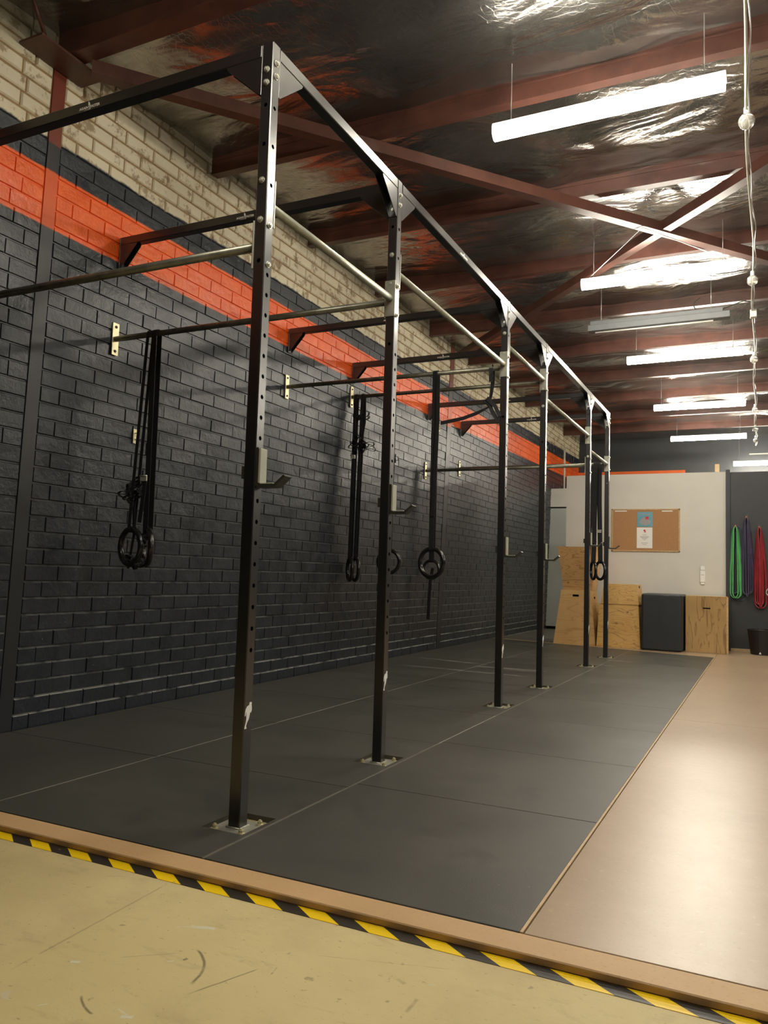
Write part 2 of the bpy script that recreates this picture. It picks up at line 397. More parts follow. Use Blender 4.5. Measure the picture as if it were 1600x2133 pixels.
def thing(name,label,cat,loc=(0,0,0),group=None):
    o=bpy.data.objects.new(name,None); o.empty_display_size=.1; COL.objects.link(o); o.location=loc
    return tag(o,label,cat,group)
def struct(o,label=None):
    o['kind']='structure'
    if label: o['label']=label
    return o
def hexbolt(mb, c, axis, r=.009, h=.008):
    c=Vector(c); a=Vector(axis).normalized()
    up=Vector((0,0,1)) if abs(a.z)<.9 else Vector((1,0,0)); p=a.cross(up).normalized(); q=a.cross(p)
    for rr,h0,h1,n in ((r*1.35,0,.002,16),(r,.002,h,6),(r*.55,h,h*1.35,10)):
        vs=[c+a*hh+rr*(math.cos(2*PI*i/n)*p+math.sin(2*PI*i/n)*q) for hh in (h0,h1) for i in range(n)]
        mb.add(vs,[tuple(range(n))[::-1],tuple(range(n,2*n))]+[(i,(i+1)%n,n+(i+1)%n,n+i) for i in range(n)])
    return mb

LEAN=.028           # the old brick wall leans in slightly
def wx(z): return LEAN*z
# ================================================================== STRUCTURE
FZ=-.02; CEIL=3.71; YB=16.2; XR=9.0; YF=-5.0
b=MB(); b.add([(-.3,YF,FZ),(XR,YF,FZ),(XR,YB,FZ),(-.3,YB,FZ)],[(0,1,2,3)]); struct(b.build('floor',M['concrete'],rec=False))
# ceiling: sagging wrinkled foil
b=MB(); nx,ny=70,150; vs=[]; from mathutils import noise as mn
BEAMS=[2.87,4.15,5.42,6.68,8.07,9.38,10.74,12.05,13.38,14.7]
for j in range(ny+1):
    for i in range(nx+1):
        x=-.1+(XR+.1)*i/nx; y=YF+(YB-YF)*j/ny
        z=CEIL+.035*mn.noise(Vector((x*1.3,y*1.9,0)))+.018*mn.noise(Vector((x*4,y*3,5)))
        vs.append((x,y,z))
fs=[(j*(nx+1)+i,(j+1)*(nx+1)+i,(j+1)*(nx+1)+i+1,j*(nx+1)+i+1) for j in range(ny) for i in range(nx)]
b.add(vs,fs,True); struct(b.build('ceiling',M['foil'],rec=False))
b=MB(); b.box(-.4,XR+.1,YF,YB,CEIL+.15,CEIL+.2); struct(b.build('trim_roof',M['dark_gap']))
# brick wall on the left
b=MB(); RH=.0875; Z0=-.01-RH
cols=[(2.83,2.915),(8.80,8.93)]
def W(x,y,z): return (wx(z)+x,y,z)
b.add([W(-.0075,YF,-.1),W(-.0075,YB,-.1),W(-.0075,YB,3.85),W(-.0075,YF,3.85)],[(0,1,2,3)],False,1)
b.box(-.25,-.05,YF,YB,-.1,3.9,1)
row=0; z=Z0
while z<3.80:
    spans=[(YF,cols[0][0]-.004),(cols[0][1]+.004,cols[1][0]-.004),(cols[1][1]+.004,YB)]
    for (a,e) in spans:
        y=a-(.12 if row%2 else 0)-random.uniform(0,.02)
        if a==YF and True: y=a
        if e<0: pass
        while y<e:
            L=.24+random.uniform(-.008,.008)
            jv=.0022 if z<3.1 else .005
            y0=max(y+jv,a); y1=min(y+L-jv,e); y+=L
            if y1-y0<.03: continue
            if y1<1.0: continue
            zt=3.165; g=.0032 if z<zt-.05 else .006
            d=random.uniform(-.0015,.0025); c=.0035 if z<zt-.05 else .006
            za=z+g+random.uniform(-.001,.001); zb=z+RH-g+random.uniform(-.001,.001)
            t=random.uniform(-.0012,.0012); cv=random.choice((.0015,.0022,.0035)) if c<.005 else c
            vs=[W(-.0075,y0,za),W(-.0075,y1,za),W(-.0075,y1,zb),W(-.0075,y0,zb),
                W(d+t,y0+cv,za+c),W(d,y1-cv,za+c),W(d-t,y1-cv,zb-c*1.4),W(d,y0+cv,zb-c*1.4)]
            b.add(vs,[(4,5,6,7),(0,1,5,4),(1,2,6,5),(3,0,4,7)]); b.add(vs,[(2,3,7,6)],False,1 if z<1.6 else 0)  # low top chamfers use the pale joint colour as painted ledge highlights
    z+=RH; row+=1
# plain painted part behind the camera
b.add([W(0,YF,-.1),W(0,1.05,-.1),W(0,1.05,3.85),W(0,YF,3.85)],[(0,1,2,3)])
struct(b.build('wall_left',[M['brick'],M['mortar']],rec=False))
# other walls
b=MB(); b.box(-.3,XR,YB,YB+.15,FZ,3.9); struct(b.build('wall_back',M['dark_wall']))
b=MB(); b.box(XR,XR+.15,YF,YB,FZ,3.9); struct(b.build('wall_right',M['hall']))
b=MB(); b.box(-.3,XR,YF-.15,YF,FZ,3.9); struct(b.build('wall_front',M['hall']))
b=MB(); b.box(.05,2.15,YB-.012,YB,2.78,3.06); struct(b.build('trim_1',M['orange_flat']),'orange stripe painted along the back wall')
# partition room
b=MB(); b.box(.94,3.07,11.4,11.5,FZ,2.375); struct(b.build('wall_partition',M['white_wall']))
b=MB(); b.box(-.05,3.0,14.0,14.1,2.16,2.49); b.box(.94,3.0,14.0,14.1,FZ,2.16); struct(b.build('wall_recess',M['white_wall']))
b=MB(); b.box(0.0,.94,14.02,14.06,.03,2.135); dd=b.build('door_1',M['door']); struct(dd)
b=MB(); b.box(-.05,.94,14.06,14.10,FZ,2.16); struct(b.build('trim_2',M['dark_gap']))
b=MB(); b.box(3.12,XR,11.42,11.52,.02,2.37); struct(b.build('wall_band_panel',M['dark_wall']))
b=MB(); b.box(3.07,3.125,11.37,11.5,FZ,2.40); struct(b.build('trim_3',M['dark_wall']),'dark steel post between white partition and charcoal wall')
b=MB(); b.box(3.125,XR,11.405,11.42,FZ,.035); struct(b.build('baseboard_right',M['timber']))

# steel columns in the brick wall
for (y0,y1),lb in zip(cols,('steel column set flush in the brick wall at the left, painted black, orange and rust red','narrow painted steel column in the brick wall beyond the middle posts')):
    b=MB()
    z0,z1=FZ,3.66
    for (ya,yb2,xx) in ((y0+.002,y1-.002,.002),):
        vs=[W(-.02,ya,z0),W(-.02,yb2,z0),W(xx,yb2,z0),W(xx,ya,z0),W(-.02,ya,z1),W(-.02,yb2,z1),W(xx,yb2,z1),W(xx,ya,z1)]
        b.add(vs,[(0,1,2,3),(7,6,5,4),(0,4,5,1),(1,5,6,2),(2,6,7,3),(3,7,4,0)])
    tag(b.build('steel_column',M['column']),lb,'column')

# roof purlins
def purlin(y,label,z0=3.585,z1=3.75,x0=.02,x1=XR-.02):
    b=MB(); t=.008; x0=wx(z0)+.015
    prof=[(y,z0),(y+.065,z0),(y+.065,z0+.018),(y+.057,z0+.018),(y+.057,z0+t),(y+t,z0+t),(y+t,z1-t),(y+.065,z1-t),(y+.065,z1),(y,z1)]
    b.prism(prof,'x',x0,x1)
    # stiffening rib along the web, as the photograph shows
    b.box(x0,x1,y-.004,y+.001,z0+.088,z0+.100)
    o=b.build('roof_purlin',M['red_steel']); reloc(o,(0,y,z0)); return tag(o,label,'beam','red steel purlins under the foil ceiling')
PL={4.15:'red steel purlin just before the nearest lit batten',5.42:'red steel purlin with the two diagonal braces crossing right behind it',6.68:'red steel purlin just behind the second lit batten',
 8.07:'red steel purlin directly behind the unlit batten',9.38:'red steel purlin just behind the third lit batten',10.74:'red steel purlin midway between third and fourth lit battens',12.05:'red steel purlin just behind the fourth lit batten',
 13.38:'red steel purlin before the fifth lit batten',14.7:'red steel purlin deepest in the hall, behind the fifth lit batten'}
for y in BEAMS[1:]: purlin(y,PL[y])
def ibeam(name,y,label,z0=3.56,z1=3.76):
    b=MB(); x0=wx(z0)+.015; x1=XR-.02
    b.box(x0,x1,y-.05,y+.05,z0,z0+.012); b.box(x0,x1,y-.005,y+.005,z0+.012,z1-.012); b.box(x0,x1,y-.05,y+.05,z1-.012,z1)
    o=b.build(name,M['red_steel']); reloc(o,(0,y,z0)); return tag(o,label,'beam')
ibeam('roof_rafter',2.84,'deep red steel rafter crossing the top left corner above the brick wall')
b=MB()
b.box(.108,.275,2.60,3.01,3.535,3.547)
tag(b.build('gusset_plate',M['red_steel']),'red steel gusset plate fixed to the column top, under the rafter','plate')
b=MB(); b.tube([(.235,2.66,3.552),(.28,2.52,3.69)],.011,8); tag(b.build('tie_rod',M['red_steel']),'short brown steel tie rod rising from the gusset plate at top left','rod')
# diagonal braces (angle iron)
def brace(p,q,label,z=3.49,sd=-1):
    p=Vector((p[0],p[1],z)); q=Vector((q[0],q[1],z)); d=(q-p).normalized(); n=Vector((-d.y,d.x,0)); wd=.075
    b=MB()
    def bx(o0,o1,za,zb):
        vs=[pt+n*o+Vector((0,0,zz)) for pt in (p,q) for o in (o0,o1) for zz in (za,zb)]
        b.add(vs,[(0,1,3,2),(4,6,7,5),(0,4,5,1),(2,3,7,6),(0,2,6,4),(1,5,7,3)])
    bx(-wd/2,wd/2,0,.006); bx(*sorted((sd*(wd/2-.006),sd*wd/2)),.006,.075)
    return tag(b.build('roof_brace',M['red_steel']),label,'brace')
brace((.30,2.90),(5.3,9.05),'long red diagonal roof brace running from the left column towards the light string')
brace((5.75,3.05),(.25,8.75),'red diagonal roof brace crossing over the other one, entering from the right edge',3.50,1)
for n_ in range(3):
    pass
# ================================================================== PLATFORM
# mats
XS=[(.012,.9985),(.9995,1.9975),(1.9985,2.985)]
far=lambda x: 10.93-.243*x
posts=[2.2788,3.3807,5.2357,6.3249,8.163,9.244]
PX0,PX1=1.870,1.918
ordn=['first','second','third','fourth','fifth','sixth','seventh','eighth','ninth']
rown=['along the brick wall','under the rig posts','beside the tan board']
for ci,(xa,xb) in enumerate(XS):
    ys=[1.985]; off=(.915,.93,1.0)[ci]; y=1.985+off
    while y<10.3: ys.append(y); y+=(.985,.985,.955)[ci] if ci<2 else .965
    for k_ in range(len(ys)):
        y0=ys[k_]+.0025; last=(k_==len(ys)-1)
        y1=ys[k_+1]-.0025 if not last else None
        b=MB()
        holes=[p for p in posts if ci==1 and p+.024>y0-.02 and (last or p+.024<y1+.02)]
        if last:
            b.prism([(xa,y0),(xb,y0),(xb,far(xb)),(xa,far(xa))],'z',-.0185,0)
            if holes: pass
        elif holes:
            cyy=holes[0]+.024; hx0,hx1=1.806,1.975; hy0=max(cyy-.085,y0); hy1=min(cyy+.115,y1)
            b.box(xa,hx0,y0,y1,-.0185,0); b.box(hx1,xb,y0,y1,-.0185,0)
            if hy0-y0>.01: b.box(hx0,hx1,y0,hy0,-.0185,0)
            if y1-hy1>.01: b.box(hx0,hx1,hy1,y1,-.0185,0)
        else: b.cbox(xa,xb,y0,y1,-.0185,0,.0015)
        o=b.build('rubber_floor_mat',M['mat']); reloc(o,(xa,y0,0))
        nm='last' if last else ordn[k_]
        tag(o,f'square black rubber mat in the row {rown[ci]}, {nm} from the front edge'.replace('last from the front edge','cut at the far end'),'floor mat','black rubber mats of the lifting platform')
# front board strip
b=MB(); b.cbox(.02,XR-.5,1.882,1.981,-.0195,.0005,.003); o=b.build('edge_board',M['mdf']); tag(o,'narrow orange-brown board edging the front of the platform behind the hazard tape','edge board')
b=MB(); b.add([(.02,1.834,-.0188),(XR-.5,1.834,-.0188),(XR-.5,1.880,-.0188),(.02,1.880,-.0188),(.02,1.834,-.0198),(XR-.5,1.834,-.0198),(XR-.5,1.880,-.0198),(.02,1.880,-.0198)],[(0,1,2,3),(7,6,5,4),(0,4,5,1),(1,5,6,2),(2,6,7,3),(3,7,4,0)])
tag(b.build('hazard_tape',M['tape']),'black and yellow striped hazard tape stuck on the concrete along the platform edge','tape')
b=MB(); b.box(2.986,2.994,1.984,far(2.99),-.0185,.002); tag(b.build('edging_strip',M['timber']),'thin pale timber strip between the rubber mats and the tan boards','edging strip')
b=MB(); b.prism([(.02,far(.02)+.003),(2.994,far(2.994)+.003),(2.994,far(2.994)+.028),(.02,far(.02)+.028)],'z',-.0185,.003); tag(b.build('edging_strip',M['timber']),'thin pale timber strip closing the far end of the mats before the boxes','edging strip')
for (xa,xb,ya,yb2,lb) in ((2.997,6.6,1.985,5.46,'large sealed tan floor board nearest the camera, right of the mats'),(2.997,6.6,5.464,8.6,'second sealed tan floor board right of the mats'),(2.997,6.6,8.604,11.39,'farthest tan floor board, in front of the charcoal wall and bands')):
    b=MB(); b.cbox(xa,xb,ya,yb2,-.0195,0,.0012); tag(b.build('floor_board',M['tan']),lb,'floor board')
b=MB(); b.add([(-.04,far(0)+.04,-.0185),(.925,far(.925)+.04,-.0185),(.925,13.99,-.0185),(-.04,13.99,-.0185)],[(0,1,2,3)]); struct(b.build('floor_recess_shade',M['vinyl'],rec=False),'concrete floor before the recessed door, with shade painted in as dark grey')  # dark sheet laid over the concrete to stand in for shade
b=MB(); b.prism([(.93,far(.93)+.031),(2.994,far(2.994)+.031),(2.994,11.39),(.93,11.39)],'z',-.0195,-.0005); tag(b.build('floor_board',M['tan']),'tan floor board under the plyometric boxes, before the white partition','floor board')

# ================================================================== RIG
RIG=thing('pull_up_rig','tall black steel pull-up rig of six posts with beams fixed to the brick wall','exercise rig',(1.894,posts[0],0))
H=2.825; PB=-.008
def post_mesh(side_holes,front_holes,yn):
    b=MB(); c=.003; x0,x1=PX0,PX1; y0,y1=yn,yn+.048
    def face(P,Hs,u0,u1,z0,z1):
        # P(u,z,d): point on face; holes at mid u
        um=(u0+u1)/2; r=.0085; prev=z0
        for hz in Hs:
            a,e=hz-.02,hz+.02
            if a-prev>1e-4: b.add([P(u0,prev,0),P(u1,prev,0),P(u1,a,0),P(u0,a,0)],[(0,1,2,3)])
            out=[(u0,a),(um,a),(u1,a),(u1,hz),(u1,e),(um,e),(u0,e),(u0,hz)]
            inn=[]
            for k_ in range(8):
                th=math.radians(225+45*k_); inn.append((um+r*math.cos(th),hz+r*math.sin(th)))
            vs=[P(q[0],q[1],0) for q in out]+[P(q[0],q[1],0) for q in inn]+[P(q[0],q[1],.004) for q in inn]
            fs=[(i,(i+1)%8,8+(i+1)%8,8+i) for i in range(8)]+[(8+i,8+(i+1)%8,16+(i+1)%8,16+i) for i in range(8)]
            b.add(vs,fs); prev=e
        b.add([P(u0,prev,0),P(u1,prev,0),P(u1,z1,0),P(u0,z1,0)],[(0,1,2,3)])
    face(lambda u,z,d:(x1-d,u,z),side_holes,y0+c,y1-c,PB,H)
    face(lambda u,z,d:(u,y0+d,z),front_holes,x0+c,x1-c,PB,H)
    face(lambda u,z,d:(x0+d,u,z),side_holes,y0+c,y1-c,PB,H)
    face(lambda u,z,d:(u,y1-d,z),front_holes,x0+c,x1-c,PB,H)
    for (ax,ay,bx_,by) in ((x0+c,y0,x0,y0+c),(x1-c,y0,x1,y0+c),(x0+c,y1,x0,y1-c),(x1-c,y1,x1,y1-c)):
        b.add([(ax,ay,PB),(bx_,by,PB),(bx_,by,H),(ax,ay,H)],[(0,1,2,3)])
    b.add([(x0,y0+c,H),(x0+c,y0,H),(x1-c,y0,H),(x1,y0+c,H),(x1,y1-c,H),(x1-c,y1,H),(x0+c,y1,H),(x0,y1-c,H)],[tuple(range(8))])
    return b
MAN=[(645,262),(660,265),(666,280),(662,300),(668,345),(668,380),(658,408),(645,405),(642,440),(632,490),(612,530),(600,575),(605,600),(608,612),(578,612),(582,580),(592,540),(600,480),(598,420),(598,380),(590,400),(588,440),(577,440),(580,390),(588,345),(605,312),(630,300),(634,280),(636,265)]
def text_mesh(txt,size,name,mat,parent,mtx):
    cu=bpy.data.curves.new('t','FONT'); cu.body=txt; cu.size=size; cu.extrude=.0003; cu.resolution_u=2; cu.offset=size*.012
    to=bpy.data.objects.new('t',cu); COL.objects.link(to)
    bpy.context.view_layer.update()
    me=bpy.data.meshes.new_from_object(to.evaluated_get(bpy.context.evaluated_depsgraph_get()))
    bpy.data.objects.remove(to); me.transform(mtx); me.materials.clear(); me.materials.append(mat); me.name=name
    o=bpy.data.objects.new(name,me); COL.objects.link(o); o.parent=parent; o.matrix_parent_inverse=Matrix.Translation(-world_loc(parent)); return o
longz=[2.222,2.37,2.52,2.37,2.222]       # bars between the posts
tz=[2.058,2.215,2.352,2.505,2.055,2.225]  # bars to the wall
tx0=[wx(2.06),wx(2.2),wx(2.35),wx(2.5),wx(2.05),wx(2.2)]
hz=[1.170,1.166,1.016,1.022,1.220,1.238]
post_objs=[]
for i,yn in enumerate(posts):
    sh=[.596+.075*k_ for k_ in range(21)]; sh=[z for z in sh if z<2.0]+[2.283,2.431,2.578]
    sh=[z for z in sh if not (hz[i]-.01<z<hz[i]+.16)]
    fh=[1.996,2.436,2.586]
    po=post_mesh(sh,fh,yn).build('post',M['black'],RIG); post_objs.append(po)
    yc=yn+.024; xc=(PX0+PX1)/2
    b=MB(); b.cbox(xc-.072,xc+.072,yc-.072,yc+.072,-.0185,-.008,.001)
    # weld beads round the foot
    for (a,e) in (((PX0-.003,yn-.003),(PX1+.003,yn-.003)),((PX1+.003,yn-.003),(PX1+.003,yn+.051)),((PX0-.003,yn-.003),(PX0-.003,yn+.051))):
        b.tube([(a[0],a[1],-.007),(e[0],e[1],-.007)],.004,6)
    b.build('base_plate',M['zinc'],po)
    for dx in (-.055,.055):
        for dy in (-.055,.055):
            b=MB(); hexbolt(b,(xc+dx,yc+dy,-.008),(0,0,1),.009,.012); b.build('anchor_bolt',M['brass'],po)
    # silhouette emblem on the side face
    b=MB(); poly=[(yn+.004+(px-577)*.00044,.416-(py-262)*.000254) for px,py in MAN]; b.prism(poly,'x',PX1,PX1+.0006); b.build('figure_emblem',M['decal'],po)
    # bolts through the top: front face and side face
    for z in (2.722,2.672):
        b=MB(); hexbolt(b,(xc,yn,z),(0,-1,0)); b.build('bolt',M['bolt'],po)
        b=MB(); hexbolt(b,(PX1,yc,z+.03),(1,0,0)); b.build('bolt',M['bolt'],po)
    tzz=tz[i]
    for z in (tzz-.073,tzz+.073):
        b=MB(); hexbolt(b,(PX1,yc,z),(1,0,0)); b.build('bolt',M['bolt'],po)
    if i==0:
        for z in (2.298,2.149):
            b=MB(); hexbolt(b,(xc,yn,z),(0,-1,0)); b.build('bolt',M['bolt'],po)
    else:
        if i<5:
            for z in (longz[i]+.073,longz[i]-.073):
                b=MB(); hexbolt(b,(xc,yn,z),(0,-1,0)); b.build('bolt',M['bolt'],po)
# longitudinal top beams and wall beams
def gusset(mb,plane,a,b0,axis):
    pass
for i in range(5):
    y0=posts[i]+.048; y1=posts[i+1]
    b=MB(); b.cbox(PX0,PX1,y0+.004,y1-.004,H-.048,H,.003); bm_=b.build('top_beam',M['black'],RIG)
    for (ya,sgn) in ((y0,1),(y1,-1)):
        b=MB(); b.cbox(PX0+.002,PX1-.001,min(ya,ya+sgn*.005),max(ya,ya+sgn*.005),H-.19,H-.046,.001); b.build('end_plate',M['black'],bm_)
        for xx in (PX0+.003,PX1-.006):
            b=MB(); b.prism([(ya+sgn*.005,H-.048),(ya+sgn*.165,H-.048),(ya+sgn*.160,H-.060),(ya+sgn*.012,H-.188),(ya+sgn*.005,H-.188)],'x',xx,xx+.003); b.build('gusset',M['black'],bm_)
    if i==1:
        mt=Matrix.Translation((PX1+.0003,4.262,H-.036))@Matrix.Rotation(PI/2,4,'Z')@Matrix.Rotation(PI/2,4,'X')
        text_mesh('AGAIN',.0165,'lettering',M['decal'],bm_,mt)
        mt=Matrix.Translation((PX1+.0003,4.330,H-.036))@Matrix.Rotation(PI/2,4,'Z')@Matrix.Rotation(PI/2,4,'X')
        text_mesh('FASTER',.0165,'lettering',M['decal'],bm_,mt)
        b=MB(); b.prism([(4.318+(px-577)*.00012,H-.012-(py-262)*.00009) for px,py in MAN],'x',PX1,PX1+.0006); b.build('figure_logo',M['decal'],bm_)
for i,yn in enumerate(posts):
    xw=wx(H)+.004
    b=MB(); b.cbox(xw+.006,PX0-.004,yn,yn+.048,H-.048,H,.003); bm_=b.build('wall_beam',M['black'],RIG)
    for (xa,sgn) in ((PX0,-1),(xw+.002,1)):
        b=MB(); b.cbox(min(xa,xa+sgn*.005),max(xa,xa+sgn*.005),yn+.001,yn+.047,H-.195,H-.002,.001); b.build('end_plate',M['black'],bm_)
        for yy in (yn+.003,yn+.042):
            b=MB(); b.prism([(xa+sgn*.005,H-.048),(xa+sgn*(.165 if sgn<0 else .13),H-.048),(xa+sgn*(.16 if sgn<0 else .125),H-.060),(xa+sgn*.012,H-.188),(xa+sgn*.005,H-.188)],'y',yy,yy+.003); b.build('gusset',M['black'],bm_)
    lx=.938
    mt=Matrix.Translation((lx,yn-.0003,H-.036))@Matrix.Rotation(PI/2,4,'X')
    text_mesh('AGAIN',.0165,'lettering',M['decal'],bm_,mt)
    mt=Matrix.Translation((lx+.0615,yn-.0003,H-.036))@Matrix.Rotation(PI/2,4,'X')
    text_mesh('FASTER',.0165,'lettering',M['decal'],bm_,mt)
    mt=Matrix.Translation((lx+.026,yn-.0003,H-.0435))@Matrix.Rotation(PI/2,4,'X')
    text_mesh('EQUIPMENT',.0075,'lettering',M['decal_grey'],bm_,mt)
    b=MB(); b.prism([(lx+.0555-(px-620)*.00012,H-.006-(py-262)*.0001) for px,py in MAN],'y',yn-.0006,yn); b.build('figure_logo',M['decal'],bm_)
# pull-up bars between posts
for i in range(5):
    y0=posts[i]+.048; y1=posts[i+1]; z=longz[i]; xc=(PX0+PX1)/2
    b=MB(); b.tube([(xc,y0+.005,z),(xc,y1-.006,z)],.0165,16); br=b.build('pull_up_bar',M['zinc'],RIG)
    for (a,sg) in ((y0,1),(y1,-1)):
        b=MB(); b.cbox(PX0-.006,PX1+.002,min(a,a+sg*.006),max(a,a+sg*.006),z-.09,z+.09,.001); b.build('end_plate',M['zinc'],br)
for i,yn in enumerate(posts):
    yc=yn+.024; z=tz[i]; xw=wx(z)+.004
    b=MB(); b.tube([(xw+.008,yc,z),(PX0-.006,yc,z)],.0165,16); br=b.build('wall_pull_up_bar',M['bar'],RIG)
    b=MB(); b.cbox(PX0-.006,PX0,yn-.004,yn+.052,z-.09,z+.09,.001); b.build('end_plate',M['zinc'],br)
    b=MB(); b.cbox(xw+.001,xw+.008,yc-.025,yc+.025,z-.097,z+.097,.001); b.build('wall_plate',M['brass'],br)
    for dz in (-.073,.073):
        b=MB(); hexbolt(b,(xw+.008,yc,z+dz),(1,0,0),.007,.006); b.build('bolt',M['hook'],br)
# J hooks
hl=['nearest black J-hook with pale liner, on the first post','J-hook with pale liner on the second post','J-hook on the third post, lower than those on the first two','J-hook on the fourth post, in front of the grey door','J-hook on the fifth post, pointing at the hanging rings','farthest J-hook, on the sixth post before the cork board']
for i,yn in enumerate(posts):
    z=hz[i]; yc=yn+.024; t=thing('j_hook',hl[i],'hook',(PX1,yc,z),'J-hooks on the rig posts')
    b=MB(); a=PX1+.0012
    # bent flat bar: down the post, out, and up
    prof=[(a,z+.14),(a+.009,z+.14),(a+.009,z+.012),(a+.013,z+.008),(a+.078,z+.008),(a+.118,z+.040),(a+.125,z+.034),(a+.082,z-.003),(a+.008,z-.003),(a,z+.004)]
    b.prism(prof,'y',yc-.022,yc+.022); b.build('bracket',M['hook'],t)
    b=MB(); b.cbox(a+.0095,a+.019,yc-.021,yc+.021,z+.012,z+.137,.002); b.cbox(a+.0195,a+.075,yc-.021,yc+.021,z+.0085,z+.0125,.001); b.build('liner',M['liner'],t)
    b=MB(); b.cbox(PX0-.013,PX0-.001,yc-.02,yc+.02,z+.03,z+.075,.001); b.build('locking_tab',M['hook'],t)

# ================================================================== RINGS AND STRAPS
def bow(b,c,n=3,s=.035,seed=0,wd=.022):
    rd=random.Random(seed)
    for k_ in range(n):
        a=rd.uniform(0,2*PI); el=rd.uniform(-.5,.6); L=s*rd.uniform(.7,1.3)
        d=Vector((math.cos(a),math.sin(a)*.4,el)).normalized(); q=Vector((-d.z,0,d.x)).normalized()
        pts=[Vector(c)+d*L*(1-math.cos(t))*.5*1.6+q*math.sin(t)*L*.35 for t in [2*PI*j/14 for j in range(15)]]
        b.ribbon(pts,(0,1,.1),wd,.002)
        if k_<3: b.torus(Vector(c)+Vector((rd.uniform(-.012,.012),rd.uniform(-.006,.006),rd.uniform(-.025,.025))),.014,.008,rd.uniform(0,3),rd.uniform(-.8,.8),14,8)
def ring_strap(label,xb,yb,zb,rc,yaw,buck=None,tail=None,bows=None,extra=None,wd=.036,grp='gymnastic rings hanging from the rig bars',gap=.006):
    """xb,yb,zb: the bar point; rc: ring centre"""
    t=thing('gymnastic_ring',label,'gymnastic ring',(xb,yb,zb),grp)
    R=.101; r=.0165; rc=Vector(rc)
    b=MB(); b.torus(rc,R,r,yaw); b.build('ring',M['ring'],t)
    top=Vector((rc.x,rc.y,rc.z+R)); rb=.0205
    b=MB(); pts=[]
    wv0=Vector((1,0,0)); 
    fr=[Vector((xb,yb-rb-.001,zb)).lerp(Vector((top.x,top.y-r-.004,top.z+.0)),k_/10) for k_ in range(11)]
    bk=[Vector((xb,yb+rb+.001,zb)).lerp(Vector((top.x,top.y+r+.004,top.z+.0)),k_/10) for k_ in range(11)]
    over=[Vector((xb,yb-math.cos(a)*(rb+.001)*1.0,zb+math.sin(a)*(rb+.001))) for a in [PI*j/8 for j in range(9)]]
    under=[Vector((top.x,top.y+math.cos(a)*(r+.004),top.z-math.sin(a)*(r+.004))) for a in [PI*j/8 for j in range(9)]]
    loop=fr[::-1]+over[1:]+bk[1:]+under[1:]
    b.ribbon(loop,(1,0,0),wd,.0025)
    if bows:
        for (c,n,s,sd) in bows: bow(b,c,n,s,sd)
    if tail:
        for tl in tail: b.ribbon(tl,(1,0,0),wd*.8,.0025)
    b.build('strap',M['strap'],t)
    if buck is not None:
        zc=buck; f=(zb-zc)/(zb-top.z); cx=xb+(top.x-xb)*f; cy=yb-rb-.006
        b=MB(); b.cbox(cx-.024,cx+.024,cy-.008,cy-.001,zc-.03,zc+.002,.001); b.tube([(cx-.026,cy-.009,zc),(cx+.026,cy-.009,zc)],.004,8); b.build('buckle',M['bolt'],t)
    return t
y2c,y3c,y4c,y5c,y6c=[p+.024 for p in posts[1:]]
zb=tz[1]
ring_strap('gymnastic ring turned face on at the front, hanging nearest the camera with a knotted strap',.345,y2c,zb,(.300,y2c-.02,.985),-.24,bows=[((.285,y2c-.03,1.32),5,.045,1),((.30,y2c-.03,1.27),5,.05,2),((.345,y2c-.03,.905),5,.035,3)],tail=[[(.335,y2c-.03,1.30),(.318,y2c-.03,1.2),(.33,y2c-.03,1.05),(.30,y2c-.03,.86)]],wd=.022)
ring_strap('nearly edge-on gymnastic ring nearest the camera, its strap with a metal buckle',.392,y2c,zb,(.375,y2c+.03,.985),-.62,buck=1.385,bows=[((.39,y2c-.02,1.02),3,.03,9)],tail=[[(.385,y2c-.025,1.36),(.38,y2c-.03,1.25),(.365,y2c-.03,1.12)]])
zb=tz[3]
ring_strap('left ring of the edge-on pair hanging close to the brick wall behind the second post',.13,y4c,zb,(.125,y4c-.01,.905),-.85,buck=1.95,bows=[((.16,y4c-.03,2.06),6,.045,4),((.20,y4c-.03,2.02),4,.05,5)],wd=.03)
ring_strap('right ring of the edge-on pair hanging close to the brick wall behind the second post',.20,y4c,zb,(.170,y4c+.01,.905),-.78,bows=[((.17,y4c-.03,2.3),4,.06,6),((.24,y4c-.02,2.05),4,.08,7)],tail=[[(.16,y4c-.03,2.46),(.13,y4c-.03,2.3),(.15,y4c-.03,2.1)],[(.235,y4c-.03,2.48),(.24,y4c-.03,2.25),(.21,y4c-.03,2.06)]],wd=.026)
ring_strap('gymnastic ring facing the camera, half hidden behind the second post',.51,y4c,zb,(.51,y4c,.982),.1,wd=.036)
ring_strap('large looking gymnastic ring facing the camera left of the third post',1.372,y3c,tz[2],(1.374,y3c,.964),-.2,wd=.036,tail=[[(1.40,y3c-.03,2.33),(1.405,y3c-.03,2.0),(1.395,y3c-.03,1.6),(1.385,y3c-.03,1.3)]])
ring_strap('smaller looking gymnastic ring seen through the larger one, close to the brick wall',.16,y5c,tz[4],(.165,y5c,.935),-.15,wd=.045,tail=[[(.195,y5c-.03,.95),(.17,y5c-.03,.8),(.16,y5c-.03,.6),(.155,y5c-.03,.38)]])
ring_strap('left ring of the farthest pair, hanging between the fifth and sixth posts',1.765,y6c,tz[5],(1.750,y6c-.01,.985),-1.1,wd=.045,bows=[((1.74,y6c-.02,1.3),3,.04,12)],tail=[[(1.74,y6c-.03,2.2),(1.725,y6c-.03,1.8),(1.715,y6c-.03,1.5),(1.70,y6c-.03,1.16)]])
ring_strap('right ring of the farthest pair, hanging beside the sixth post',1.80,y6c,tz[5],(1.825,y6c+.01,.985),-.85,buck=1.45,wd=.045,tail=[[(1.822,y6c-.03,2.2),(1.825,y6c-.03,1.7),(1.828,y6c-.03,1.3),(1.825,y6c-.03,1.1)]])
